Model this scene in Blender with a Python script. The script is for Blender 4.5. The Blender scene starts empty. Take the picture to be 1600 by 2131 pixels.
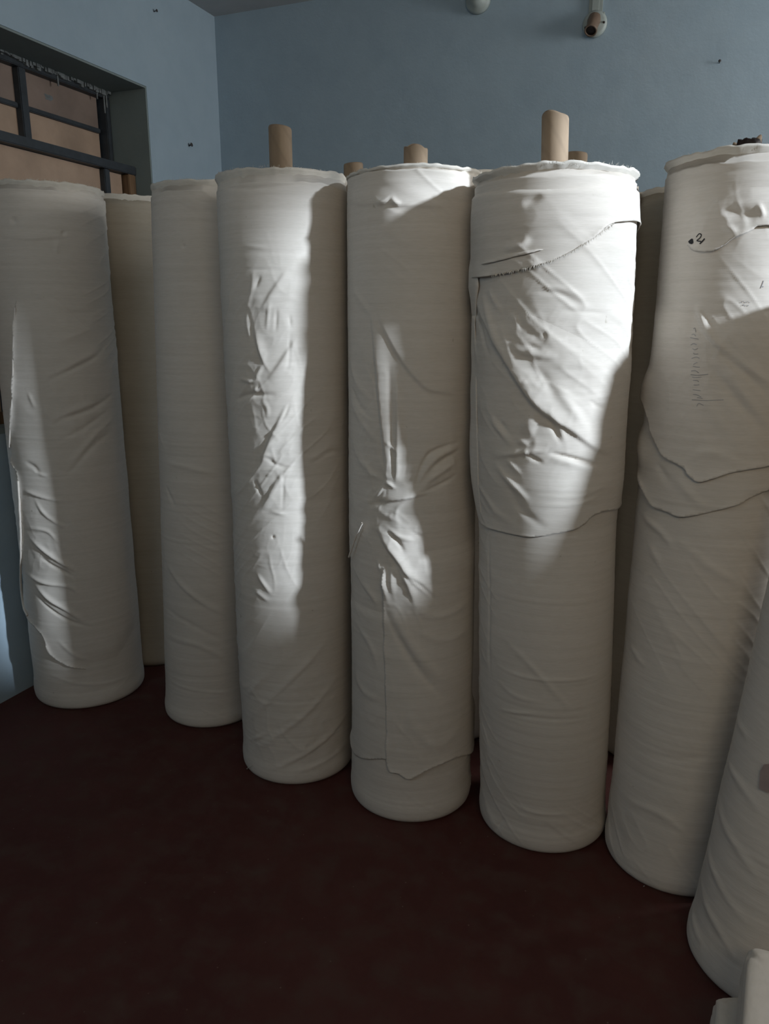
import bpy, bmesh, math, random
import numpy as np
from mathutils import Vector
from mathutils.geometry import delaunay_2d_cdt
from mathutils.bvhtree import BVHTree

# ------------------------------------------------------------------ camera, world, light, exposure
SC = bpy.context.scene
COL = SC.collection
FPX, CX, CY = 1600.0, 800.0, 1065.5            # focal length and centre for a 1600 x 2131 frame
PITCH, YAW, EYE = math.radians(14.0), math.radians(21.5), 1.33

cam_data = bpy.data.cameras.new('camera')
cam_data.sensor_fit = 'VERTICAL'
cam_data.sensor_height = 36.0
cam_data.lens = 36.0 * FPX / 2131.0
cam_data.clip_start = 0.05
cam = bpy.data.objects.new('camera', cam_data)
COL.objects.link(cam)
cam.location = (0, 0, EYE)
cam.rotation_euler = (math.radians(90) - PITCH, 0, YAW)
SC.camera = cam

SC.view_settings.view_transform = 'Standard'
SC.view_settings.look = 'None'
SC.view_settings.gamma = 1.0
SC.view_settings.use_curve_mapping = False
SC.view_settings.exposure = 0.0

world = bpy.data.worlds.new('world')
SC.world = world
world.use_nodes = True
world.node_tree.nodes['Background'].inputs[0].default_value = (0.55, 0.65, 0.8, 1)
world.node_tree.nodes['Background'].inputs[1].default_value = 0.05

# room
WALL_L, WALL_R, WALL_B, WALL_F, CEIL = -2.195, 1.95, 3.43, -0.85, 2.69
SUNWIN = (1.135, 1.60, 1.535, 2.66)    # tall window in the right wall, out of frame: y0, y1, z0, z1
FILLWIN = (0.1, 1.5, 2.05, 2.62)    # unseen high window added for warm fill, wall behind the camera: x0, x1, z0, z1

SIDEWIN = (2.45, 3.30, 1.70, 2.50)   # window in the right wall beyond the row: y0, y1, z0, z1
FILLWIN2 = (-1.95, -1.05, 2.05, 2.62)  # its pair further left, added for cool fill

def light(name, kind, loc, direction, energy, colour, **kw):
    d = bpy.data.lights.new(name, kind)
    d.energy = energy; d.color = colour
    for k, v in kw.items(): setattr(d, k, v)
    o = bpy.data.objects.new(name, d)
    o.location = loc
    o.rotation_euler = Vector(direction).to_track_quat('-Z', 'Y').to_euler()
    COL.objects.link(o)
    return o
# low hazy sun through the tall right-hand window (the bright patches), added warm and cool fill lamps in unseen windows behind the camera
SUN_EL, SUN_AZ = math.radians(18.2), math.radians(-9.5)
light('sun', 'SUN', (2.6, 1.2, 2.4), (-math.cos(SUN_EL) * math.cos(SUN_AZ), -math.cos(SUN_EL) * math.sin(SUN_AZ), -math.sin(SUN_EL)),
      5.3, (0.87, 0.99, 1.12), angle=math.radians(3.8))
light('rear_warm_fill', 'AREA', ((FILLWIN[0] + FILLWIN[1]) / 2, WALL_F - 0.04, (FILLWIN[2] + FILLWIN[3]) / 2), (-0.2, 1.0, -0.15),
      12.5, (1.0, 0.83, 0.60), shape='RECTANGLE', size=1.35, size_y=0.56)  # warm fill standing in for light bounced off the room behind
light('left_cool_fill', 'AREA', ((FILLWIN2[0] + FILLWIN2[1]) / 2, WALL_F - 0.04, (FILLWIN2[2] + FILLWIN2[3]) / 2), (-0.1, 1.0, -0.12),
      5.5, (0.84, 0.98, 1.06), shape='RECTANGLE', size=0.85, size_y=0.56)  # cool fill added for the left-hand rolls
light('side_window_daylight', 'AREA', (WALL_R + 0.04, sum(SIDEWIN[:2]) / 2, sum(SIDEWIN[2:]) / 2), (-1, 0, 0),
      37, (0.98, 0.99, 0.98), shape='RECTANGLE', size=0.76, size_y=0.8)
light('right_window_daylight', 'AREA', (WALL_R + 0.05, sum(SUNWIN[:2]) / 2, sum(SUNWIN[2:]) / 2), (-1, 0, 0),
      3, (0.95, 1.0, 1.02), shape='RECTANGLE', size=SUNWIN[3] - SUNWIN[2], size_y=SUNWIN[1] - SUNWIN[0])

# ------------------------------------------------------------------ helpers
def pray(x, y):
    a, b = (x - CX) / FPX, -(y - CY) / FPX
    c, s = math.cos(PITCH), math.sin(PITCH)
    v = np.array([a, c + b * s, -s + b * c])
    c, s = math.cos(YAW), math.sin(YAW)
    return np.array([v[0] * c - v[1] * s, v[0] * s + v[1] * c, v[2]])

def smooth(x, a, b):
    t = np.clip((x - a) / (b - a), 0, 1)
    return t * t * (3 - 2 * t)

def vnoise(x, y, seed):
    """smooth value noise in -1..1 on a hashed lattice"""
    x = np.asarray(x, float); y = np.asarray(y, float)
    xi, yi = np.floor(x).astype(np.int64), np.floor(y).astype(np.int64)
    fx, fy = x - xi, y - yi
    fx = fx * fx * fx * (fx * (fx * 6 - 15) + 10); fy = fy * fy * fy * (fy * (fy * 6 - 15) + 10)
    def hsh(i, j):
        n = (i * 374761393 + j * 668265263 + seed * 974634777) & 0x7fffffff
        n = ((n ^ (n >> 13)) * 1274126177) & 0x7fffffff
        n = n ^ (n >> 16)
        return (n & 0xffff) / 32767.5 - 1.0
    a, b = hsh(xi, yi), hsh(xi + 1, yi)
    c, d = hsh(xi, yi + 1), hsh(xi + 1, yi + 1)
    return (a * (1 - fx) + b * fx) * (1 - fy) + (c * (1 - fx) + d * fx) * fy

def catmull(pts, n=5):
    p = [np.array(q, float) for q in pts]
    if len(p) == 2:
        return np.array([p[0] + (p[1] - p[0]) * t for t in np.linspace(0, 1, 4)])
    p = [2 * p[0] - p[1]] + p + [2 * p[-1] - p[-2]]
    out = []
    for i in range(1, len(p) - 2):
        a, b, c, d = p[i - 1], p[i], p[i + 1], p[i + 2]
        for t in np.linspace(0, 1, n, endpoint=False):
            out.append(0.5 * (2 * b + (c - a) * t + (2 * a - 5 * b + 4 * c - d) * t * t + (3 * b - a - 3 * c + d) * t ** 3))
    out.append(p[-2])
    return np.array(out)

def poly_dist(s, z, pl):
    """signed distance to a polyline and the running parameter 0..1"""
    best = np.full(s.shape, 1e9); sgn = np.ones(s.shape); par = np.zeros(s.shape)
    L = np.concatenate([[0], np.cumsum(np.linalg.norm(np.diff(pl, axis=0), axis=1))])
    for i in range(len(pl) - 1):
        d = pl[i + 1] - pl[i]; l2 = d @ d
        if l2 < 1e-12: continue
        px, pz = s - pl[i][0], z - pl[i][1]
        t = np.clip((px * d[0] + pz * d[1]) / l2, 0, 1)
        qx, qz = px - t * d[0], pz - t * d[1]
        dd = qx * qx + qz * qz
        m = dd < best
        best = np.where(m, dd, best)
        sgn = np.where(m, np.sign(d[0] * pz - d[1] * px), sgn)
        par = np.where(m, (L[i] + t * math.sqrt(l2)) / L[-1], par)
    return np.sqrt(best) * np.where(sgn == 0, 1, sgn), par

def inside(poly, s, z):
    r = np.zeros(s.shape, bool)
    j = len(poly) - 1
    for i in range(len(poly)):
        xi, yi = poly[i]; xj, yj = poly[j]
        if yi != yj:
            r ^= ((yi > z) != (yj > z)) & (s < (xj - xi) * (z - yi) / (yj - yi) + xi)
        j = i
    return r

def link_mesh(name, me, mat, parent=None, loc=None):
    o = bpy.data.objects.new(name, me)
    COL.objects.link(o)
    if mat: me.materials.append(mat)
    if parent: o.parent = parent
    if loc is not None: o.location = loc
    return o

def np_mesh(name, verts, faces, mat, parent=None, smooth_shade=True):
    me = bpy.data.meshes.new(name)
    faces = np.asarray(faces, np.int32)
    k = faces.shape[1]
    me.vertices.add(len(verts)); me.vertices.foreach_set('co', np.asarray(verts, np.float32).ravel())
    me.loops.add(faces.size); me.loops.foreach_set('vertex_index', faces.ravel())
    me.polygons.add(len(faces))
    me.polygons.foreach_set('loop_start', np.arange(0, faces.size, k, dtype=np.int32))
    me.polygons.foreach_set('use_smooth', np.full(len(faces), smooth_shade))
    me.update(calc_edges=True); me.validate()
    return link_mesh(name, me, mat, parent)

def bm_obj(name, bm, mat, parent=None, shade=False):
    me = bpy.data.meshes.new(name)
    bmesh.ops.recalc_face_normals(bm, faces=bm.faces)
    bm.to_mesh(me); bm.free()
    if shade:
        me.polygons.foreach_set('use_smooth', [True] * len(me.polygons))
    return link_mesh(name, me, mat, parent)

def add_box(bm, x0, x1, y0, y1, z0, z1, bevel=0.0):
    g = bmesh.ops.create_cube(bm, size=1.0)
    for v in g['verts']:
        v.co = Vector(((x0 + x1) / 2 + v.co.x * (x1 - x0), (y0 + y1) / 2 + v.co.y * (y1 - y0), (z0 + z1) / 2 + v.co.z * (z1 - z0)))
    if bevel:
        es = list({e for v in g['verts'] for e in v.link_edges})
        bmesh.ops.bevel(bm, geom=es, offset=bevel, segments=2, affect='EDGES')

def box_obj(name, b, mat, parent=None, bevel=0.0):
    bm = bmesh.new(); add_box(bm, *b, bevel=bevel)
    return bm_obj(name, bm, mat, parent)

def tube_mesh(pts, rad, n=8):
    pts = [Vector(p) for p in pts]
    vs, fs = [], []
    for i, p in enumerate(pts):
        t = (pts[min(i + 1, len(pts) - 1)] - pts[max(i - 1, 0)]).normalized()
        a = t.cross(Vector((0.3, 0.9, 0.2))).normalized(); b = t.cross(a)
        r = rad(i / (len(pts) - 1)) if callable(rad) else rad
        for k in range(n):
            an = 2 * math.pi * k / n
            vs.append(p + a * math.cos(an) * r + b * math.sin(an) * r)
    for i in range(len(pts) - 1):
        for k in range(n):
            fs.append((i * n + k, i * n + (k + 1) % n, (i + 1) * n + (k + 1) % n, (i + 1) * n + k))
    return vs, fs

def tag(o, label, cat, group=None):
    o['label'] = label; o['category'] = cat
    if group: o['group'] = group

def struct(o):
    o['kind'] = 'structure'
    return o

# ------------------------------------------------------------------ materials
def new_mat(name):
    m = bpy.data.materials.new(name); m.use_nodes = True
    nt = m.node_tree
    return m, nt, nt.nodes, nt.links, nt.nodes['Principled BSDF']

def ramp(nodes, links, src, stops):
    r = nodes.new('ShaderNodeValToRGB')
    el = r.color_ramp.elements
    el[0].position, el[0].color = stops[0][0], (*stops[0][1], 1)
    el[1].position, el[1].color = stops[-1][0], (*stops[-1][1], 1)
    for p, c in stops[1:-1]:
        e = el.new(p); e.color = (*c, 1)
    links.new(src, r.inputs[0])
    return r

def noise(nodes, links, vec, scale, detail=4, rough=0.55, stretch=None):
    if stretch:
        mp = nodes.new('ShaderNodeMapping'); mp.inputs['Scale'].default_value = stretch
        links.new(vec, mp.inputs[0]); vec = mp.outputs[0]
    n = nodes.new('ShaderNodeTexNoise')
    n.inputs['Scale'].default_value = scale; n.inputs['Detail'].default_value = detail
    n.inputs['Roughness'].default_value = rough
    links.new(vec, n.inputs['Vector'])
    return n

def mix(nodes, links, fac, a, b, mode='MIX'):
    m = nodes.new('ShaderNodeMix'); m.data_type = 'RGBA'; m.blend_type = mode
    for sock, v in ((m.inputs[0], fac), (m.inputs[6], a), (m.inputs[7], b)):
        if hasattr(v, 'links'): links.new(v, sock)
        elif isinstance(v, (int, float)): sock.default_value = v
        else: sock.default_value = (*v, 1)
    return m.outputs[2]

def bump(nodes, links, bsdf, height, strength, dist, prev=None):
    b = nodes.new('ShaderNodeBump')
    b.inputs['Strength'].default_value = strength; b.inputs['Distance'].default_value = dist
    links.new(height, b.inputs['Height'])
    if prev: links.new(prev.outputs[0], b.inputs['Normal'])
    links.new(b.outputs[0], bsdf.inputs['Normal'])
    return b

def cloth_mat(name, base, warm):
    m, nt, N, L, B = new_mat(name)
    tc = N.new('ShaderNodeTexCoord').outputs['Object']
    big = noise(N, L, tc, 3.0, 4)
    bands = noise(N, L, tc, 1.0, 6, 0.7, (2.0, 2.0, 90.0))
    slub = noise(N, L, tc, 1.0, 3, 0.6, (45.0, 45.0, 500.0))
    spot = noise(N, L, tc, 44.0, 2, 0.4)
    c = mix(N, L, ramp(N, L, big.outputs[0], [(0.35, (0, 0, 0)), (0.7, (1, 1, 1))]).outputs[0], base, warm)
    c = mix(N, L, ramp(N, L, bands.outputs[0], [(0.3, (0.88, 0.88, 0.87)), (0.65, (1, 1, 1))]).outputs[0], c, c)
    c2 = mix(N, L, 1.0, c, ramp(N, L, bands.outputs[0], [(0.3, (0.93, 0.93, 0.92)), (0.6, (1, 1, 1))]).outputs[0], 'MULTIPLY')
    c3 = mix(N, L, 1.0, c2, ramp(N, L, slub.outputs[0], [(0.3, (0.94, 0.94, 0.93)), (0.6, (1, 1, 1))]).outputs[0], 'MULTIPLY')
    c4 = mix(N, L, 1.0, c3, ramp(N, L, spot.outputs[0], [(0.175, (0.74, 0.72, 0.68)), (0.225, (1, 1, 1))]).outputs[0], 'MULTIPLY')
    L.new(c4, B.inputs['Base Color'])
    B.inputs['Roughness'].default_value = 0.88
    B.inputs['Specular IOR Level'].default_value = 0.2
    b1 = bump(N, L, B, slub.outputs[0], 0.25, 0.0006)
    bump(N, L, B, bands.outputs[0], 0.25, 0.0012, b1)
    return m

M = {}
M['cloth'] = cloth_mat('greige_cotton', (0.665, 0.618, 0.562), (0.705, 0.648, 0.588))
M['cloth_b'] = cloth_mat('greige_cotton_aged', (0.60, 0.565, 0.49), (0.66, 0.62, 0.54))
M['cloth_shaded'] = cloth_mat('greige_cotton_dark_shaded', (0.36, 0.32, 0.26), (0.42, 0.375, 0.31))  # darker aged cloth, with shade of the gaps put into its colour
M['selvedge'] = cloth_mat('selvedge_cotton', (0.645, 0.60, 0.53), (0.72, 0.685, 0.63))

def plain(name, col, rough=0.6, var=0.12, scale=18, bmp=0.0, bdist=0.002, spec=0.4, metal=0.0, stretch=None):
    m, nt, N, L, B = new_mat(name)
    tc = N.new('ShaderNodeTexCoord').outputs['Object']
    n = noise(N, L, tc, scale, 5, 0.6, stretch)
    lo = tuple(c * (1 - var) for c in col); hi = tuple(min(1, c * (1 + var)) for c in col)
    L.new(ramp(N, L, n.outputs[0], [(0.3, lo), (0.7, hi)]).outputs[0], B.inputs['Base Color'])
    B.inputs['Roughness'].default_value = rough
    B.inputs['Specular IOR Level'].default_value = spec
    B.inputs['Metallic'].default_value = metal
    if bmp: bump(N, L, B, n.outputs[0], bmp, bdist)
    return m

def wall_mat(name, a, b, c):
    m, nt, N, L, B = new_mat(name)
    tc = N.new('ShaderNodeTexCoord').outputs['Object']
    n1 = noise(N, L, tc, 1.3, 6, 0.6)
    n2 = noise(N, L, tc, 9.0, 5, 0.6)
    n3 = noise(N, L, tc, 120.0, 3, 0.6)
    col = ramp(N, L, n1.outputs[0], [(0.3, a), (0.55, b), (0.75, c)]).outputs[0]
    col = mix(N, L, 1.0, col, ramp(N, L, n2.outputs[0], [(0.3, (0.93, 0.94, 0.95)), (0.6, (1, 1, 1))]).outputs[0], 'MULTIPLY')
    L.new(col, B.inputs['Base Color'])
    B.inputs['Roughness'].default_value = 0.85
    B.inputs['Specular IOR Level'].default_value = 0.25
    b1 = bump(N, L, B, n2.outputs[0], 0.25, 0.01)
    bump(N, L, B, n3.outputs[0], 0.25, 0.0015, b1)
    return m
M['wall'] = wall_mat('blue_distemper', (0.33, 0.415, 0.485), (0.35, 0.44, 0.51), (0.38, 0.46, 0.52))
M['reveal'] = wall_mat('grey_green_reveal', (0.20, 0.24, 0.24), (0.22, 0.26, 0.255), (0.24, 0.27, 0.26))
M['ceiling'] = wall_mat('whitewash_ceiling', (0.42, 0.42, 0.42), (0.46, 0.46, 0.46), (0.48, 0.48, 0.47))

def floor_mat():
    m, nt, N, L, B = new_mat('red_oxide_floor')
    tc = N.new('ShaderNodeTexCoord').outputs['Object']
    n1 = noise(N, L, tc, 2.2, 7, 0.65)
    n2 = noise(N, L, tc, 14.0, 5, 0.6)
    v = N.new('ShaderNodeTexVoronoi'); v.inputs['Scale'].default_value = 22.0
    L.new(tc, v.inputs['Vector'])
    col = ramp(N, L, n1.outputs[0], [(0.3, (0.056, 0.015, 0.013)), (0.55, (0.075, 0.023, 0.019)), (0.75, (0.088, 0.038, 0.031))]).outputs[0]
    dust = ramp(N, L, n2.outputs[0], [(0.45, (0, 0, 0)), (0.8, (1, 1, 1))]).outputs[0]
    col = mix(N, L, dust, col, (0.085, 0.05, 0.04))
    fleck = ramp(N, L, v.outputs['Distance'], [(0.02, (1, 1, 1)), (0.05, (0, 0, 0))]).outputs[0]
    col = mix(N, L, fleck, col, (0.16, 0.11, 0.09))
    L.new(col, B.inputs['Base Color'])
    L.new(ramp(N, L, n2.outputs[0], [(0.3, (0.6, 0.6, 0.6)), (0.7, (0.85, 0.85, 0.85))]).outputs[0], B.inputs['Roughness'])
    B.inputs['Specular IOR Level'].default_value = 0.3
    bump(N, L, B, n2.outputs[0], 0.15, 0.004)
    return m
M['floor'] = floor_mat()

def core_mat():
    m, nt, N, L, B = new_mat('kraft_cardboard')
    tc = N.new('ShaderNodeTexCoord').outputs['Object']
    n = noise(N, L, tc, 30, 5, 0.6, (1, 1, 0.3))
    w = N.new('ShaderNodeTexWave'); w.inputs['Scale'].default_value = 9.0; w.inputs['Distortion'].default_value = 1.5
    mp = N.new('ShaderNodeMapping'); mp.inputs['Rotation'].default_value = (0.5, 0.6, 0)
    L.new(tc, mp.inputs[0]); L.new(mp.outputs[0], w.inputs['Vector'])
    col = ramp(N, L, n.outputs[0], [(0.3, (0.25, 0.18, 0.12)), (0.7, (0.33, 0.245, 0.165))]).outputs[0]
    col = mix(N, L, 1.0, col, ramp(N, L, w.outputs[0], [(0.0, (0.9, 0.9, 0.9)), (0.2, (1, 1, 1))]).outputs[0], 'MULTIPLY')
    L.new(col, B.inputs['Base Color'])
    B.inputs['Roughness'].default_value = 0.8
    bump(N, L, B, n.outputs[0], 0.2, 0.001)
    return m
M['core'] = core_mat()
M['steel'] = plain('dark_painted_steel', (0.035, 0.042, 0.05), 0.5, 0.25, 25, 0.2)
M['wood'] = plain('brown_wood', (0.16, 0.095, 0.05), 0.6, 0.3, 12, 0.3, 0.002, stretch=(6, 6, 0.6))
M['pane_up'] = plain('dusty_brown_pane', (0.24, 0.18, 0.15), 0.45, 0.22, 4)
M['pane_lo'] = plain('brown_papered_pane', (0.42, 0.30, 0.22), 0.5, 0.22, 4)
M['filler'] = plain('chalky_filler', (0.17, 0.185, 0.19), 0.9, 0.35, 40, 0.6, 0.004)
M['pale'] = plain('cream_plastic', (0.33, 0.37, 0.355), 0.5, 0.12, 12)
M['bakelite'] = plain('brown_bakelite', (0.16, 0.11, 0.078), 0.45, 0.15, 20)
M['dark'] = plain('dark_socket', (0.02, 0.012, 0.01), 0.5, 0.3, 30)
M['ink'] = plain('black_marker_ink', (0.015, 0.015, 0.018), 0.7, 0.2, 30)
M['fadedink'] = plain('faded_grey_ink', (0.33, 0.33, 0.34), 0.9, 0.15, 60)
M['tag'] = plain('pinkish_paper', (0.60, 0.50, 0.47), 0.8, 0.08, 30)
M['iron'] = plain('rusty_iron', (0.05, 0.045, 0.045), 0.7, 0.3, 60)

# ------------------------------------------------------------------ the room
T = 0.25
def slab(name, b, mat):
    return struct(box_obj(name, b, M[mat]))
slab('floor', (WALL_L - T, WALL_R + T, WALL_F - T, WALL_B + T, -0.12, 0.0), 'floor')
slab('ceiling', (WALL_L - T, WALL_R + T, WALL_F - T, WALL_B + T, CEIL, CEIL + 0.12), 'ceiling')
slab('wall_back', (WALL_L - T, WALL_R + T, WALL_B, WALL_B + T, 0, CEIL), 'wall')

def holed_wall(name, axis, a, b, u0, u1, hole, mat, more=None):
    """wall slab between a and b on `axis`, running u0..u1, with an opening (u,u,z,z)"""
    bm = bmesh.new()
    h0, h1, z0, z1 = hole
    spans = [(u0, h0, 0, CEIL), (h1, u1, 0, CEIL), (h0, h1, 0, z0), (h0, h1, z1, CEIL)]
    if more:
        g0, g1, w0, w1 = more
        spans = [(u0, h0, 0, CEIL), (h1, g0, 0, CEIL), (g1, u1, 0, CEIL), (h0, h1, 0, z0), (h0, h1, z1, CEIL), (g0, g1, 0, w0), (g0, g1, w1, CEIL)]
    for (p, q, r, s) in spans:
        if axis == 'x': add_box(bm, a, b, p, q, r, s)
        else: add_box(bm, p, q, a, b, r, s)
    return struct(bm_obj(name, bm, M[mat]))
WIN = (1.25, 2.895, 0.95, 2.265)
holed_wall('wall_left', 'x', WALL_L - T, WALL_L, WALL_F, WALL_B, WIN, 'wall')
holed_wall('wall_right', 'x', WALL_R, WALL_R + T, WALL_F, WALL_B, SUNWIN, 'wall', SIDEWIN)
holed_wall('wall_front', 'y', WALL_F - T, WALL_F, WALL_L - T, WALL_R + T, FILLWIN2, 'wall', FILLWIN)

# window in the left wall
win = bpy.data.objects.new('window_1', None); COL.objects.link(win)
win.location = (WALL_L - 0.2, (WIN[0] + WIN[1]) / 2, WIN[2]); struct(win)
bpy.context.view_layer.update()
def wpart(name, b, mat, bevel=0.003):
    l = win.location
    return box_obj(name, (b[0] - l.x, b[1] - l.x, b[2] - l.y, b[3] - l.y, b[4] - l.z, b[5] - l.z), M[mat], win, bevel)
y0, y1, z0, z1 = WIN
xr = WALL_L - 0.235                                   # plane of the upper ventilator light
# reveal lining: lintel soffit, jambs
wpart('lintel_reveal', (xr, WALL_L - 0.0006, y0, y1, z1 - 0.008, z1 - 0.001), 'reveal', 0)
wpart('jamb_reveal', (xr, WALL_L - 0.0006, y1 - 0.008, y1 - 0.001, z0, z1 - 0.008), 'reveal', 0)
wpart('jamb_reveal', (xr, WALL_L - 0.0006, y0 + 0.001, y0 + 0.008, z0, z1 - 0.008), 'reveal', 0)
wpart('window_sill', (xr, WALL_L + 0.0, y0 + 0.008, y1 - 0.008, z0 + 0.001, z0 + 0.02), 'reveal', 0)
TR = 1.957                                            # transom height
wpart('frame_head', (xr, xr + 0.05, y0 + 0.008, y1 - 0.008, z1 - 0.035, z1 - 0.008), 'steel')
wpart('frame_stile', (xr, xr + 0.05, y1 - 0.036, y1 - 0.008, TR, z1 - 0.035), 'steel')
wpart('frame_stile', (xr, xr + 0.05, y0 + 0.008, y0 + 0.036, TR, z1 - 0.035), 'steel')
mull = [2.425, 1.95, 1.55]
for y in mull:
    wpart('mullion', (xr, xr + 0.045, y - 0.018, y + 0.018, TR, z1 - 0.035), 'steel')
ys = [y0 + 0.036] + sorted(mull) + [y1 - 0.036]
for a, b in zip(ys[:-1], ys[1:]):
    wpart('glazing_bar', (xr + 0.008, xr + 0.03, a + 0.018, b - 0.018, 2.092, 2.110), 'steel')
    wpart('pane', (xr + 0.010, xr + 0.016, a + 0.015, b - 0.015, 2.108, z1 - 0.03), 'pane_up', 0)
    wpart('pane', (xr + 0.010, xr + 0.016, a + 0.015, b - 0.015, TR + 0.01, 2.094), 'pane_lo', 0)
XF = WALL_L - 0.075                                   # plane of the lower sash
wpart('transom', (xr, XF, y0 + 0.008, y1 - 0.008, TR - 0.030, TR + 0.004), 'steel')
for y in (2.72, 2.10, 1.66):
    wpart('lower_mullion', (XF - 0.05, XF - 0.012, y - 0.016, y + 0.016, z0 + 0.05, TR - 0.030), 'steel')
wpart('sash_stile', (XF - 0.05, XF - 0.004, y1 - 0.055, y1 - 0.010, z0 + 0.02, TR - 0.030), 'wood')
wpart('sash_stile', (XF - 0.05, XF - 0.004, y0 + 0.010, y0 + 0.050, z0 + 0.02, TR - 0.030), 'wood')
wpart('sash_rail', (XF - 0.05, XF - 0.004, y0 + 0.05, y1 - 0.055, z0 + 0.02, z0 + 0.06), 'wood')
ys = [y0 + 0.05, 1.66, 2.10, 2.72, y1 - 0.055]
for a, b in zip(ys[:-1], ys[1:]):
    wpart('lower_pane', (XF - 0.045, XF - 0.038, a + 0.005, b - 0.005, z0 + 0.055, TR - 0.032), 'pane_lo', 0)
# ragged filler and cobweb clinging to the head of the frame
bm = bmesh.new(); rnd = random.Random(5)
yy = y0 + 0.2
while yy < y1 - 0.03:
    w = rnd.uniform(0.005, 0.022); hgt = rnd.uniform(0.004, 0.017) * (1.2 if yy > 2.4 else 0.8)
    add_box(bm, xr + 0.048, xr + 0.048 + rnd.uniform(0.006, 0.018), yy, min(yy + w, y1 - 0.012), z1 - 0.009 - hgt, z1 - 0.006)
    yy += w * rnd.uniform(0.45, 0.8)
for dy, ln in ((0.30, 0.035), (0.085, 0.03), (0.045, 0.075), (0.03, 0.05)):
    add_box(bm, xr + 0.05, xr + 0.053, y1 - dy - 0.003, y1 - dy + 0.003, z1 - 0.02 - ln, z1 - 0.012)
bmesh.ops.transform(bm, matrix=__import__('mathutils').Matrix.Translation(-win.location), verts=bm.verts)
fl = bm_obj('frame_filler', bm, M['filler'], win); fl['label'] = 'chalky ragged filler along the frame head'
# pale patch stuck on the upper pane
bm = bmesh.new()
c = Vector((xr + 0.0165, 2.573, 2.168)) - win.location; k = 13
mid = bm.verts.new(c + Vector((0.0016, 0, 0)))
ring = [bm.verts.new(c + Vector((0, math.cos(a) * 0.026 * (0.8 + 0.25 * math.sin(3 * a + 1)), math.sin(a) * 0.018 * (0.8 + 0.3 * math.cos(2 * a))))) for a in [2 * math.pi * i / k for i in range(k)]]
for i in range(k): bm.faces.new((mid, ring[i], ring[(i + 1) % k]))
fl = bm_obj('paint_patch', bm, M['filler'], win); fl['label'] = 'pale smear on the upper pane'

# unseen high window added around the warm fill lamp
rear = bpy.data.objects.new('added_window_2', None); COL.objects.link(rear); rear.location = (sum(FILLWIN[:2]) / 2, WALL_F - 0.2, FILLWIN[2]); struct(rear)
def vpart(name, b, root, mat='steel'):
    l = root.location
    return box_obj(name, (b[0] - l.x, b[1] - l.x, b[2] - l.y, b[3] - l.y, b[4] - l.z, b[5] - l.z), M[mat], root, 0.002)
for x in (FILLWIN[0] + .02, FILLWIN[0] + .5, FILLWIN[1] - .5, FILLWIN[1] - .02):
    vpart('mullion', (x - .02, x + .02, WALL_F - .24, WALL_F - .20, FILLWIN[2] + .04, FILLWIN[3] - .04), rear)
vpart('frame_rail', (FILLWIN[0], FILLWIN[1], WALL_F - .24, WALL_F - .20, FILLWIN[2], FILLWIN[2] + .04), rear)
vpart('frame_rail', (FILLWIN[0], FILLWIN[1], WALL_F - .24, WALL_F - .20, FILLWIN[3] - .04, FILLWIN[3]), rear)

pair = bpy.data.objects.new('added_window_5', None); COL.objects.link(pair); pair.location = (sum(FILLWIN2[:2]) / 2, WALL_F - 0.2, FILLWIN2[2]); struct(pair)  # unseen window added around the cool fill lamp
for x in (FILLWIN2[0] + .02, sum(FILLWIN2[:2]) / 2, FILLWIN2[1] - .02):
    vpart('mullion', (x - .02, x + .02, WALL_F - .24, WALL_F - .20, FILLWIN2[2] + .04, FILLWIN2[3] - .04), pair)
vpart('frame_rail', (FILLWIN2[0], FILLWIN2[1], WALL_F - .24, WALL_F - .20, FILLWIN2[2], FILLWIN2[2] + .04), pair)
vpart('frame_rail', (FILLWIN2[0], FILLWIN2[1], WALL_F - .24, WALL_F - .20, FILLWIN2[3] - .04, FILLWIN2[3]), pair)
side = bpy.data.objects.new('window_3', None); COL.objects.link(side); side.location = (WALL_R + 0.2, sum(SIDEWIN[:2]) / 2, SIDEWIN[2]); struct(side)
for y in (SIDEWIN[0] + .02, sum(SIDEWIN[:2]) / 2, SIDEWIN[1] - .02):
    vpart('mullion', (WALL_R + .20, WALL_R + .24, y - .02, y + .02, SIDEWIN[2] + .04, SIDEWIN[3] - .04), side)
vpart('frame_rail', (WALL_R + .20, WALL_R + .24, SIDEWIN[0], SIDEWIN[1], SIDEWIN[2], SIDEWIN[2] + .04), side)
vpart('frame_rail', (WALL_R + .20, WALL_R + .24, SIDEWIN[0], SIDEWIN[1], SIDEWIN[3] - .04, SIDEWIN[3]), side)

tall = bpy.data.objects.new('window_4', None); COL.objects.link(tall); tall.location = (WALL_R + 0.2, sum(SUNWIN[:2]) / 2, SUNWIN[2]); struct(tall)
for y in (SUNWIN[0] + .015, SUNWIN[1] - .015):
    vpart('frame_stile', (WALL_R + .20, WALL_R + .24, y - .015, y + .015, SUNWIN[2] + .03, SUNWIN[3] - .03), tall)
vpart('frame_rail', (WALL_R + .20, WALL_R + .24, SUNWIN[0], SUNWIN[1], SUNWIN[2], SUNWIN[2] + .03), tall)
vpart('frame_rail', (WALL_R + .20, WALL_R + .24, SUNWIN[0], SUNWIN[1], SUNWIN[3] - .03, SUNWIN[3]), tall)

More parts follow.
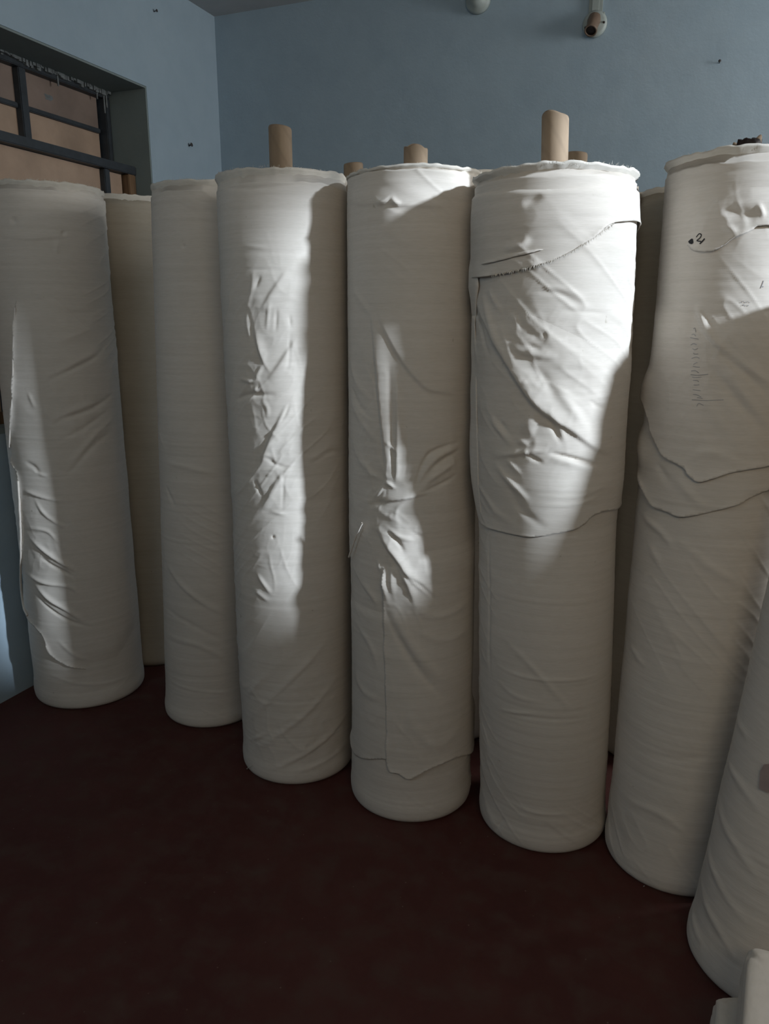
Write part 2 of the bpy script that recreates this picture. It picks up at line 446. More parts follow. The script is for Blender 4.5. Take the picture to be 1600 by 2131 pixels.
# ------------------------------------------------------------------ fabric rolls
ALL_ROLLS = []
class Roll:
    def __init__(self, base, r, top, rim, core_top=None, seed=1, strokes=(), label='', group='', mat='cloth', fine=True,
                 wr=1.0, wang=0.6, core_az=None, collar=0.03, flare=0.0, H=None, crumple=(), fat=None):
        self.b, self.t, self.r, self.seed, self.wr, self.wang = np.array(base), np.array(top), r, seed, wr, wang
        self.mat, self.fine, self.collar, self.flare = M[mat], fine, collar, flare
        self.phi0 = math.atan2(-base[1], -base[0])
        if H is None:
            v = pray(*rim)
            H = EYE + v[2] / math.hypot(v[0], v[1]) * (np.hypot(*self.t) - r)
        self.H = H
        if isinstance(core_top, tuple):
            v = pray(*core_top); core_top = EYE + v[2] / math.hypot(v[0], v[1]) * np.hypot(*self.t)
        self.core_top, self.fat = core_top, fat
        self.strokes = []
        for st in strokes:
            pl = catmull([self.sz(p) for p in st[0]])
            wl = st[2] / 1000.0; w2 = (st[3] if len(st) > 3 else st[2]) / 1000.0
            self.strokes.append((pl, st[1] / 1000.0, wl, w2))
        self.crumple = [(self.sz(p), rs, rz_, amp / 1000.0) for p, rs, rz_, amp in crumple]
        e = bpy.data.objects.new('fabric_roll', None); COL.objects.link(e)
        e.location = (base[0], base[1], 0); tag(e, label, 'fabric roll', group)
        self.root = e
        ALL_ROLLS.append(self)
    def axis(self, z):
        k = np.asarray(z) / self.H
        return self.b[0] + (self.t[0] - self.b[0]) * k, self.b[1] + (self.t[1] - self.b[1]) * k
    def sz(self, p):
        """pixel -> (arc length from the line facing the camera, height)"""
        if len(p) == 3: return np.array([p[1], p[2]])
        v = pray(*p); z = 0.9
        for _ in range(8):
            cx, cy = self.axis(z)
            a = v[0] ** 2 + v[1] ** 2; bb = -2 * (v[0] * cx + v[1] * cy); cc = cx * cx + cy * cy - self.r ** 2
            d = bb * bb - 4 * a * cc
            t = (-bb - math.sqrt(max(d, 0))) / (2 * a)
            z = min(max(EYE + t * v[2], -0.2), 2.2)
        ph = math.atan2(v[1] * t - cy, v[0] * t - cx) - self.phi0
        ph = (ph + math.pi) % (2 * math.pi) - math.pi
        return np.array([ph * self.r, EYE + t * v[2]])
    def disp(self, s, z):
        s = np.asarray(s, float); z = np.asarray(z, float); sd = self.seed; R = self.r
        per = 2 * math.pi * R
        # blend noise across the seam at the back
        def pn(f):
            a = f(s, z); b = f(s - per, z)
            w = smooth(s, per * 0.38, per * 0.5) * 0.5
            c = f(s + per, z); w2 = smooth(-s, per * 0.38, per * 0.5) * 0.5
            return a * (1 - w - w2) + b * w + c * w2
        d = 0.0035 * pn(lambda s, z: vnoise(s * 5 + 3, z * 2.2, sd)) * self.wr
        d = d + 0.0012 * pn(lambda s, z: vnoise(s * 14, z * 9, sd + 1)) * self.wr
        d = d + 0.00035 * pn(lambda s, z: vnoise(s * 3, z * 110, sd + 2))
        ca, sa = math.cos(self.wang), math.sin(self.wang)
        def ridged(s, z):
            u, w = s * ca + z * sa, -s * sa + z * ca
            w = w + 0.012 * vnoise(u * 6, w * 10, sd + 4)
            a = (1 - np.abs(vnoise(u * 5.5, w * 34, sd + 3))) ** 5
            m = smooth(vnoise(s * 4.5, z * 3.0, sd + 5), 0.0, 0.75)
            return a * m
        d = d + 0.0026 * self.wr * pn(ridged)
        for c, rs, rz_, amp in self.crumple:
            q = ((s - c[0]) / rs) ** 2 + ((z - c[1]) / rz_) ** 2
            m = q < 4
            if not m.any(): continue
            a, b = s[m], z[m]
            wx = 0.02 * vnoise(a * 18, b * 12, sd + 60); wy = 0.03 * vnoise(a * 16 + 7, b * 10, sd + 61)
            n1 = (1 - np.abs(vnoise((a + wx) * 26 + (b + wy) * 9, (b + wy) * 12, sd + 62))) ** 3
            n2 = (1 - np.abs(vnoise((a + wy) * 44 - (b + wx) * 20, (b + wx) * 26, sd + 63))) ** 4
            d[m] += amp * np.exp(-q[m] * 1.2) * (0.75 * n1 + 0.35 * n2 - 0.3)
        for pl, amp, wl, w2 in self.strokes:
            W = 3 * max(wl, w2)
            m = (s > pl[:, 0].min() - W) & (s < pl[:, 0].max() + W) & (z > pl[:, 1].min() - W) & (z < pl[:, 1].max() + W)
            if not m.any(): continue
            q, par = poly_dist(s[m], z[m], pl)
            prof = np.where(q > 0, np.exp(-(q / wl) ** 2), np.exp(-(q / w2) ** 2))
            tap = np.clip(np.sin(np.clip(par, 0.02, 0.98) * math.pi), 0, 1) ** 0.9
            d[m] += amp * prof * tap
        env = smooth(z, 0.0, 0.06) * 0.8 + 0.2
        return d * env
    def radius(self, s, z):
        r = self.r + self.disp(s, z)
        zz = np.asarray(z)
        r = r - 0.014 * (1 - np.sqrt(np.clip(1 - (1 - np.clip(zz / 0.018, 0, 1)) ** 2, 0, 1)))
        r = r + 0.004 * np.exp(-((zz - 0.035) / 0.03) ** 2)
        if self.fat: r = r + self.fat(zz)
        return r
    def pos(self, s, z, off=0.0):
        rr = self.radius(s, z) + off
        ph = self.phi0 + np.asarray(s) / self.r
        cx, cy = self.axis(z)
        return np.stack([cx + np.cos(ph) * rr - self.b[0], cy + np.sin(ph) * rr - self.b[1], np.asarray(z) + 0 * rr], -1)
    def build(self):
        per = math.pi * self.r
        st = 0.0034 if self.fine else 0.012
        nz = int(self.H / (0.0036 if self.fine else 0.014))
        fr = np.arange(-1.75 * self.r, 1.75 * self.r, st)
        bk = np.linspace(1.75 * self.r, 2 * per - 1.75 * self.r, 34)[:-1]
        s = np.concatenate([fr, bk]); s = np.where(s > per, s - 2 * per, s)
        order = np.argsort(s); s = s[order]
        n = len(s)
        zt = self.H - self.collar
        zt_s = zt + 0.004 * vnoise(s * 9, 0 * s, self.seed + 9) + 0.002 * vnoise(s * 40, 0 * s, self.seed + 8)
        k = np.linspace(0, 1, nz)
        S = np.tile(s, (nz, 1)); Z = k[:, None] * zt_s[None, :]
        V = self.pos(S, Z).reshape(-1, 3)
        idx = np.arange(nz * n).reshape(nz, n)
        a = idx[:-1]; b = np.roll(idx, -1, 1)[:-1]; c = np.roll(idx, -1, 1)[1:]; d = idx[1:]
        F = np.stack([a, b, c, d], -1).reshape(-1, 4)
        # end face: rings stepping inwards (wound layers)
        rings = [V[(nz - 1) * n:]]
        rr = [1.0, 0.985, 0.97] + list(np.linspace(0.93, 0.18, 16 if self.fine else 6))
        ex, off = [], nz * n
        cx, cy = self.axis(zt); c0 = np.array([cx - self.b[0], cy - self.b[1]])
        prev = idx[-1]
        for j, q in enumerate(rr[1:]):
            R = rings[0].copy()
            R[:, :2] = c0 + (R[:, :2] - c0) * q
            R[:, 2] = zt + (0.0 if j < 1 else self.collar - 0.012 + 0.004 * math.sin(j * 2.3))
            ids = off + np.arange(n); off += n
            V = np.concatenate([V, R])
            F = np.concatenate([F, np.stack([prev, np.roll(prev, -1), np.roll(ids, -1), ids], -1)])
            prev = ids
        # bottom
        R = rings[0] * 0; R[:, :2] = V[:n, :2] * 0.2; R[:, 2] = 0.0
        ids = off + np.arange(n); V = np.concatenate([V, R])
        F = np.concatenate([F, np.stack([np.roll(idx[0], -1), idx[0], ids, np.roll(ids, -1)], -1)])
        np_mesh('wound_fabric', V, F, self.mat, self.root)
        self.collar_ring()
        if not self.core_top: self.core_top = self.H - 0.004
        self.core()
    def collar_ring(self):
        """inner layers standing proud of the outer wrap, with a ragged selvedge"""
        n = 260 if self.fine else 90
        s = np.linspace(-math.pi * self.r, math.pi * self.r, n, endpoint=False)
        zs = [self.H - self.collar - 0.02, self.H - self.collar, self.H - self.collar * 0.55, self.H - 0.006, self.H, self.H - 0.001, self.H - 0.02]
        ro = [-0.007, -0.006, -0.005, 0.0005 + self.flare, 0.000 + self.flare, -0.008 + self.flare, -0.012]
        V = []
        for j, (z, o) in enumerate(zip(zs, ro)):
            ph = self.phi0 + s / self.r
            w = 0.0016 * vnoise(s * 12, 0 * s + j * 0.3, self.seed + 20) + 0.0012 * vnoise(s * 70, 0 * s + j, self.seed + 21)
            zz = z + (0.0028 * vnoise(s * 6, 0 * s, self.seed + 22) + 0.0024 * vnoise(s * 60, 0 * s, self.seed + 23)) * (1 if j > 2 else 0.2)
            zz = np.minimum(zz, self.H + 0.006)
            rr = self.r + o + w + 0.0035 * vnoise(s * 5 + 3, 0 * s + self.H * 2.2, self.seed) * self.wr * 0.8
            if self.fat: rr = rr + float(self.fat(z))
            cx, cy = self.axis(z)
            V.append(np.stack([cx + np.cos(ph) * rr - self.b[0], cy + np.sin(ph) * rr - self.b[1], zz], -1))
        V = np.concatenate(V); m = len(zs)
        idx = np.arange(m * n).reshape(m, n)
        F = np.stack([idx[:-1], np.roll(idx, -1, 1)[:-1], np.roll(idx, -1, 1)[1:], idx[1:]], -1).reshape(-1, 4)
        np_mesh('selvedge_collar', V, F, M['selvedge'], self.root)
        # loose threads along the rim
        rng = np.random.default_rng(self.seed + 50)
        cnt = 620 if self.fine else 120
        vs, fs = [], []
        for i in range(cnt):
            a = rng.uniform(-math.pi, math.pi); ph = self.phi0 + a
            L = rng.uniform(0.003, 0.009) * (1.3 if rng.random() < 0.1 else 1)
            cx, cy = self.axis(self.H)
            rr = self.r + self.flare + (float(self.fat(self.H)) if self.fat else 0) - rng.uniform(0.001, 0.007)
            p = np.array([cx + math.cos(ph) * rr - self.b[0], cy + math.sin(ph) * rr - self.b[1], self.H - rng.uniform(0, 0.006)])
            d = np.array([math.cos(ph) * rng.uniform(-0.3, 1.0), math.sin(ph) * rng.uniform(-0.3, 1.0), rng.uniform(0.1, 1.0)]) + rng.normal(0, 0.25, 3)
            d /= np.linalg.norm(d); t = np.array([-math.sin(ph), math.cos(ph), 0]) * 0.0006
            q = p + d * L
            k = len(vs); vs += [p - t, p + t, q + t * 0.4 + (0, 0, -L * 0.2)]; fs.append((k, k + 1, k + 2))
        o = np_mesh('frayed_threads', vs, fs, M['selvedge'], self.root, False); o['kind'] = 'stuff'
    def core(self, tear=0.0):
        n = 32; zt = self.core_top; ro, ri = 0.0295, 0.0245
        cx, cy = self.axis(zt); cx0, cy0 = self.axis(self.H - 0.3)
        vs, fs = [], []
        rng = random.Random(self.seed)
        ph0 = rng.uniform(0, 6)
        for (z, rad, x, y) in ((self.H - 0.3, ro, cx0, cy0), (zt - 0.004, ro, cx, cy), (zt, ro - 0.0015, cx, cy), (zt, ri + 0.001, cx, cy), (zt - 0.01, ri, cx, cy), (self.H - 0.3, ri, cx0, cy0)):
            for k in range(n):
                a = 2 * math.pi * k / n
                zz = z + (self.core_tilt * math.cos(a - ph0) + self.core_tear * max(0, math.cos(2 * a + ph0)) if z > self.H - 0.2 else 0)
                vs.append((x - self.b[0] + math.cos(a) * rad, y - self.b[1] + math.sin(a) * rad, zz))
        for j in range(5):
            for k in range(n):
                fs.append((j * n + k, j * n + (k + 1) % n, (j + 1) * n + (k + 1) % n, (j + 1) * n + k))
        np_mesh('cardboard_core', np.array(vs), fs, M['core'], self.root)
    core_tilt, core_tear = 0.002, 0.0
    def flap(self, name, free, rest, off=3.5, lift=3.0, step=0.0042, blend=0.05, mat=None, extra=None, label=None, curl=10):
        """loose sheet: `free` is its open edge, `rest` closes the outline where it merges with the wrap"""
        fp = catmull([self.sz(p) for p in free], 10)
        # ragged free edge
        fp = fp + np.stack([0.0008 * vnoise(np.arange(len(fp)) * 0.9, fp[:, 0] * 0, self.seed + 31), 0.0008 * vnoise(np.arange(len(fp)) * 0.9, fp[:, 0] * 0 + 5, self.seed + 32)], -1)
        rp = np.array([self.sz(p) for p in rest]).reshape(-1, 2)
        out = []
        ring = np.concatenate([fp, rp])
        for i in range(len(ring)):
            a, b = ring[i], ring[(i + 1) % len(ring)]
            m = max(1, int(np.linalg.norm(b - a) / step))
            out += [a + (b - a) * t for t in np.linspace(0, 1, m, endpoint=False)]
        out = np.array(out)
        lo, hi = out.min(0), out.max(0)
        gs, gz = np.meshgrid(np.arange(lo[0], hi[0], step), np.arange(lo[1], hi[1], step))
        gs[1::2] += step / 2
        gs, gz = gs.ravel(), gz.ravel()
        m = inside(out, gs, gz); gs, gz = gs[m], gz[m]
        closed = np.concatenate([out, out[:1]])
        db, _ = poly_dist(gs, gz, closed)
        m = np.abs(db) > step * 0.45; gs, gz = gs[m], gz[m]
        pts = [Vector(p) for p in out] + [Vector(p) for p in zip(gs, gz)]
        ne = len(out)
        v2, _, f2, *_ = delaunay_2d_cdt(pts, [(i, (i + 1) % ne) for i in range(ne)], [], 1, 1e-6)
        P = np.array([[p.x, p.y] for p in v2]); F = np.array([tuple(f) for f in f2 if len(f) == 3])
        s, z = P[:, 0], P[:, 1]
        d1 = np.abs(poly_dist(s, z, fp)[0])
        o = np.full(s.shape, off / 1000.0)
        o += lift / 1000.0 * np.exp(-d1 / (curl / 1000.0)) * (0.55 + 0.75 * vnoise(s * 22 + 4, z * 22, self.seed + 33))
        if len(rp):
            d2 = np.abs(poly_dist(s, z, np.concatenate([fp[-1:], rp, fp[:1]]))[0])
            k = smooth(d2, 0.0, blend)
            o = o * k - 0.0022 * (1 - k)
        if extra: o = o + extra(s, z)
        V = self.pos(s, z, o)
        ob = np_mesh(name, V, F, mat or self.mat, self.root)
        so = ob.modifiers.new('thickness', 'SOLIDIFY'); so.thickness = 0.0014; so.offset = -1.0 if self._outward(V, F) else 1.0
        if label: ob['label'] = label
        return ob
    def _outward(self, V, F):
        a, b, c = V[F[:, 0]], V[F[:, 1]], V[F[:, 2]]
        nrm = np.cross(b - a, c - a).sum(0)
        m = V.mean(0); cx, cy = self.axis(m[2])
        return (nrm[0] * (m[0] + self.b[0] - cx) + nrm[1] * (m[1] + self.b[1] - cy)) > 0
    def cord(self, name, pts, rad, off, mat=None, label=None):
        pl = catmull([self.sz(p) for p in pts], 8)
        V = self.pos(pl[:, 0], pl[:, 1], off)
        vs, fs = tube_mesh(V, rad, 6)
        o = np_mesh(name, [tuple(v) for v in vs], fs, mat or self.mat, self.root)
        if label: o['label'] = label
        return o
    def ink(self, lines, width, mat, name='ink_mark', off=0.0008, label=None, kind=None):
        """pen strokes lying on the cloth"""
        vs, fs = [], []
        tv, tf = [], []
        for ch in self.root.children:
            if ch.name.startswith(('wound', 'top_wrap', 'upper', 'lower')):
                k = len(tv); tv += [v.co.copy() for v in ch.data.vertices]; tf += [tuple(i + k for i in p.vertices) for p in ch.data.polygons]
        if not hasattr(self, 'tree'): self.tree = BVHTree.FromPolygons(tv, tf)
        def drop(P):
            out = []
            for p in P:
                cx, cy = self.axis(p[2]); d = Vector((cx - self.b[0] - p[0], cy - self.b[1] - p[1], 0)).normalized()
                h = self.tree.ray_cast(Vector(p) - d * 0.08, d)[0]
                out.append(tuple((h if h else Vector(p)) - d * off))
            return out
        for ln in lines:
            pl = catmull([self.sz(p) for p in ln], 6)
            d = np.gradient(pl, axis=0); d /= np.linalg.norm(d, axis=1)[:, None] + 1e-9
            nrm = np.stack([-d[:, 1], d[:, 0]], -1)
            w = width / 2000.0
            A = drop(self.pos(pl[:, 0] + nrm[:, 0] * w, pl[:, 1] + nrm[:, 1] * w))
            C = drop(self.pos(pl[:, 0] - nrm[:, 0] * w, pl[:, 1] - nrm[:, 1] * w))
            k = len(vs); vs += [tuple(p) for q in zip(A, C) for p in q]
            fs += [(k + 2 * i, k + 2 * i + 1, k + 2 * i + 3, k + 2 * i + 2) for i in range(len(pl) - 1)]
        o = np_mesh(name, vs, fs, M[mat], self.root)
        if label: o['label'] = label
        if kind: o['kind'] = kind
        return o

def at(azdeg, dist):
    a = math.radians(azdeg)
    return (dist * math.sin(a), dist * math.cos(a))

FRONT = 'upright fabric rolls along the front of the row'
BACK = 'fabric rolls standing behind the front row'

# --- A: far left, against the wall with the window
A = Roll(at(-44.1, 2.86), 0.188, at(-44.1, 2.86), (150, 377), crumple=[((115,1150),0.10,0.14,3.5),((140,860),0.15,0.16,2.5)], seed=11, wr=0.9, wang=0.45, group=FRONT,
    label='leftmost fabric roll beside the blue window wall, loose flap edge running down its left side',
    strokes=[
    ([(50,1020),(80,1032),(130,1043)], 5, 9, 3), ([(75,1040),(95,1070),(140,1100)], 4.5, 7, 5), ([(62,1098),(100,1105),(125,1132)], 4.5, 7, 5),
    ([(65,1120),(100,1152),(135,1175),(160,1190)], 8, 10, 4), ([(85,1158),(115,1178),(155,1199)], -7, 4, 5),
    ([(55,1190),(90,1212),(140,1220),(165,1235)], 6, 9, 4), ([(75,1215),(100,1245),(140,1270),(175,1295)], 7, 10, 4),
    ([(80,1240),(105,1265),(150,1293),(190,1303)], -6, 4, 5), ([(55,960),(75,972),(85,990)], -4, 7), ([(70,980),(105,992)], 3, 5),
    ([(90,798),(140,773),(200,740),(225,712)], -3.5, 7), ([(95,783),(150,758),(210,722)], 2.5, 9), ([(110,882),(140,868),(190,850),(235,815)], -4.5, 7),
    ([(112,870),(150,855),(200,832)], 3, 9), ([(120,918),(170,892),(225,850)], -3, 8), ([(150,960),(200,900),(240,860)], 3, 9), ([(130,1000),(190,930),(235,890)], -3, 9),
    ([(60,815),(75,850)], 3, 6), ([(100,722),(150,700),(200,680)], 2, 9), ([(60,600),(130,640),(200,640)], 1.5, 8),
    ([(0,398),(100,402),(215,412)], -1.6, 4), ([(0,492),(60,497),(130,493),(160,488)], 3, 22, 3), ([(24,452),(33,466)], -5, 8), ([(130,480),(135,492)], -5, 8),
    ([(115,530),(122,500)], 3, 8), ([(120,1330),(160,1365),(190,1372)], 3, 7), ([(100,1400),(180,1425),(280,1400)], 1.5, 6)])
# --- C: narrow roll leaning in front of the corner
C = Roll(at(-35.2, 2.56), 0.163, at(-33.6, 2.50), (400, 371), seed=23, wr=0.8, wang=-0.5, group=FRONT,
    label='slimmer grey-white fabric roll second from the left, partly behind the tall bright roll',
    strokes=[([(345,960),(400,975),(460,990)], 2.5, 8), ([(345,1010),(365,1055)], -3, 7), ([(345,1165),(385,1225),(480,1285)], 3.5, 11, 7),
    ([(350,1320),(420,1345),(490,1385)], 2.5, 9), ([(345,1260),(400,1300),(480,1340)], -2, 8), ([(380,508),(384,516)], -4, 4), ([(350,1410),(430,1440),(490,1440)], 1.5, 5), ([(330,890),(345,940)], 2, 6)])
# --- D: third
D = Roll(at(-28.6, 2.185), 0.169, at(-28.6, 2.155), (585, 346), (585, 266), crumple=[((555,690),0.09,0.16,2.9),((565,930),0.09,0.17,2.7),((560,1180),0.1,0.1,2),((620,1540),0.2,0.12,2.5)], seed=37, wr=0.9, wang=0.75, group=FRONT, collar=0.034,
    label='third fabric roll from the left, tall brown core, wrinkled cloth half lit',
    strokes=[([(600,560),(580,590),(560,620),(545,650)], 5, 14, 6), ([(543,573),(530,602)], -3.5, 4), ([(528,560),(524,600),(512,650)], 2.5, 6),
    ([(562,625),(558,655),(555,690)], 2.5, 4), ([(576,640),(575,665),(573,692)], -2.5, 3.5), ([(602,655),(605,682)], -2, 3.5),
    ([(512,650),(516,690),(520,710)], 3, 5), ([(530,688),(537,715),(545,745),(552,762)], 6, 13, 4), ([(546,758),(530,795)], 4, 5),
    ([(622,700),(595,740),(575,770),(556,792)], 6, 18, 6), ([(604,690),(600,755),(590,775)], -2, 4), ([(498,788),(525,794),(540,788)], 4.5, 5), ([(488,832),(520,822),(578,822)], -7, 6),
    ([(528,816),(535,806)], 5, 5), ([(545,832),(556,850),(555,872)], 3, 6), ([(600,838),(580,880),(560,920),(546,960),(535,978)], 7, 16, 5), ([(604,840),(592,865),(582,882)], -3.5, 4),
    ([(535,945),(570,948)], 2, 5), ([(550,948),(575,968),(606,975)], -3.5, 5), ([(608,968),(578,1000),(556,1040),(545,1062)], 5, 12, 5), ([(528,998),(545,1035)], -4.5, 5),
    ([(590,975),(589,1020),(587,1062)], -2, 4), ([(560,1063),(600,1073)], 2.5, 5), ([(565,1119),(571,1117)], -5, 4), ([(533,1193),(565,1237)], 4.5, 6), ([(528,1225),(560,1252)], 3.5, 6),
    ([(520,1500),(600,1420),(690,1320)], 3, 11, 8), ([(530,1560),(620,1500),(710,1390)], 3, 11, 8), ([(560,1602),(650,1560),(725,1470)], 3.5, 11, 7), ([(600,1610),(680,1580),(728,1530)], 2.5, 8),
    ([(515,1450),(560,1400)], 2.5, 8), ([(520,1540),(560,1525)], 2.5, 6), ([(445,386),(520,392),(660,383)], -1.8, 4), ([(508,512),(562,517)], 1.5, 4), ([(498,560),(600,563)], -1.2, 4),
    ([(640,970),(690,940),(725,950)], -1.8, 6), ([(640,960),(690,925)], 1.6, 8)])
# --- E: fourth
E = Roll(at(-19.3, 1.995), 0.170, at(-19.35, 2.04), (865, 341), (872, 306), crumple=[((810,1050),0.09,0.10,4),((850,1230),0.09,0.13,3),((940,960),0.07,0.07,3),((765,850),0.06,0.2,3),((850,1480),0.14,0.14,2)], seed=41, wr=0.9, wang=-0.6, group=FRONT, collar=0.012,
    label='fourth fabric roll from the left, loose wrap pinched at mid height',
    strokes=[([(772,645),(780,700),(788,780),(795,860),(803,940),(806,1003)], 11, 34, 5), ([(812,755),(815,850),(816,930),(818,988)], -5, 5), ([(825,775),(828,880),(826,960),(823,1012)], 5, 12, 3),
    ([(806,918),(826,940)], 4, 4), ([(846,890),(849,950),(842,1000)], -2.2, 4), ([(785,640),(805,690),(835,745),(870,790),(900,812),(965,818)], 6, 60, 5),
    ([(728,740),(745,800),(778,835)], 3, 9), ([(730,830),(755,880),(790,925)], 3, 9), ([(735,920),(760,970),(800,1000)], 3, 9), ([(728,790),(750,845),(785,880)], -2.5, 8),
    ([(958,918),(910,935),(885,955),(862,1012)], -5, 5), ([(955,938),(920,958),(888,985)], -4, 5), ([(955,985),(895,1018),(850,1036)], -4, 5), ([(955,928),(905,955),(872,1000)], 4, 6), ([(955,955),(905,990),(870,1020)], 4, 7),
    ([(786,1044),(830,1039),(870,1030),(905,1018)], 7, 12, 3), ([(768,1052),(790,1046),(805,1040)], -5, 7), ([(800,1003),(812,1008),(823,1016)], 6, 4), ([(780,1035),(795,1018),(802,1008)], 5, 4),
    ([(785,1090),(800,1128),(825,1163),(862,1210),(905,1247)], 9, 16, 4), ([(798,1093),(835,1118),(872,1124)], 3.5, 6), ([(805,1100),(830,1130),(842,1150)], -4, 5), ([(855,1105),(885,1118)], -2.5, 4),
    ([(827,1175),(845,1208),(858,1243),(866,1265)], 8, 16, 4), ([(838,1190),(872,1215),(907,1248)], -6, 5), ([(795,1172),(799,1212),(808,1252)], 6, 9, 3), ([(787,1165),(792,1192)], 4, 4), ([(813,1178),(815,1212),(817,1238)], 5, 10, 3),
    ([(808,1250),(840,1312),(880,1372),(945,1435)], 5, 13), ([(798,1245),(830,1325),(880,1405),(930,1460)], -5, 9), ([(755,1212),(775,1240),(786,1262)], 4, 8), ([(840,1240),(900,1282),(978,1240)], 2.5, 9), ([(850,1300),(920,1330),(980,1290)], 2.5, 10),
    ([(722,420),(760,426),(790,421),(850,428),(965,431)], 3.5, 22, 3), ([(782,428),(800,420),(815,410)], 6, 5), ([(815,410),(822,420),(835,427)], 6, 5), ([(735,600),(760,640),(775,660)], 2.5, 8),
    ([(860,700),(900,760),(960,790)], 2, 14), ([(740,1290),(770,1340),(790,1400)], 2.5, 9), ([(738,1400),(760,1440),(800,1455)], 2.5, 9), ([(840,1470),(900,1550),(960,1500)], 2, 12)])
# --- F: fifth, brightest
F5 = Roll(at(-8.35, 1.915), 0.167, at(-9.9, 1.885), (1160, 340), (1150, 242), fat=lambda z: 0.009 * smooth(z, 0.84, 0.98) + 0.004 * smooth(z, 1.15, 1.35) - 0.004 * smooth(z, 1.54, 1.62), seed=53, crumple=[((1090,690),0.08,0.10,2.6),((1110,900),0.09,0.09,3),((1180,780),0.08,0.1,2.5)], wr=0.85, wang=-0.7, group=FRONT, collar=0.022, flare=0.006,
    label='fifth fabric roll from the left, brightly lit, slanting frayed hem near its top',
    strokes=[([(1000,610),(1020,665),(1045,715),(1075,770),(1110,830),(1140,862),(1180,890),(1225,925),(1265,947)], 12, 30, 5), ([(1133,858),(1150,882),(1166,920)], -5, 6), ([(1142,858),(1160,890),(1170,920)], 4, 8, 5),
    ([(1015,608),(1038,685),(1062,742)], 4, 7), ([(985,600),(1000,690),(1010,765)], 3.5, 6), ([(1026,600),(1055,655)], 3, 6), ([(995,600),(1015,690),(1035,760)], -3, 6),
    ([(1068,650),(1079,666),(1085,692)], 3.5, 7, 6), ([(1076,662),(1105,690),(1142,718)], -2.5, 9), ([(1073,712),(1090,730),(1125,740),(1162,742)], 5, 14, 6), ([(1095,715),(1130,728)], -3, 5),
    ([(1132,688),(1136,707)], -2.5, 4), ([(1120,608),(1165,612),(1205,638)], -2.5, 5), ([(1125,600),(1170,602),(1215,625)], 2.2, 7), ([(1160,645),(1255,653)], -2, 4),
    ([(1112,758),(1135,790),(1160,830)], -3, 10), ([(1150,800),(1180,840),(1212,892)], 5, 11), ([(1215,828),(1232,842),(1252,848)], -2.5, 4), ([(1160,832),(1215,830),(1270,815)], 1.5, 4),
    ([(1036,949),(1070,945),(1100,940),(1145,934)], 6, 9, 3), ([(1098,943),(1132,962)], -4, 4), ([(1098,946),(1099,934)], 4, 4), ([(1142,940),(1180,950),(1238,966)], -9, 4, 4), ([(1140,948),(1180,960),(1235,976)], 3, 5, 10),
    ([(1030,866),(1050,895),(1072,922)], 5, 7), ([(1042,868),(1065,900)], -3, 7), ([(1040,963),(1060,990),(1085,1020),(1102,1042)], 6, 7), ([(1060,950),(1088,985)], 4, 5), ([(1080,912),(1105,925)], 4, 6),
    ([(1090,878),(1120,892)], 5, 24), ([(1120,1030),(1200,1030),(1262,1000)], 1.8, 4), ([(1120,1050),(1200,1045),(1250,1025)], 1.8, 4), ([(1060,1000),(1090,1060),(1140,1100)], -2.5, 9), ([(1010,1010),(1035,1060),(1080,1095)], 2.5, 9),
    ([(1030,1380),(1080,1405),(1150,1415),(1252,1398)], 2, 5, 3), ([(1045,1320),(1110,1390),(1195,1485)], 2.5, 8), ([(1035,1412),(1070,1445),(1130,1460)], 1.8, 6), ([(1045,1480),(1110,1492),(1225,1488)], -1.8, 4), ([(1040,1475),(1120,1484)], 2, 4),
    ([(1060,1668),(1110,1690),(1185,1692)], 2, 4), ([(1028,1735),(1052,1700)], -4, 5), ([(1019,1105),(1021,1250),(1022,1420)], -3, 3, 5), ([(1060,522),(1092,512),(1106,492)], 7, 8), ([(1095,430),(1120,415),(1128,405)], -4, 8),
    ([(1000,420),(985,440)], -3, 8), ([(1040,470),(1010,520)], 3, 12), ([(1100,545),(1130,560)], 3, 8), ([(1180,445),(1270,440)], 2, 7), ([(1300,500),(1306,560)], 2, 10)])
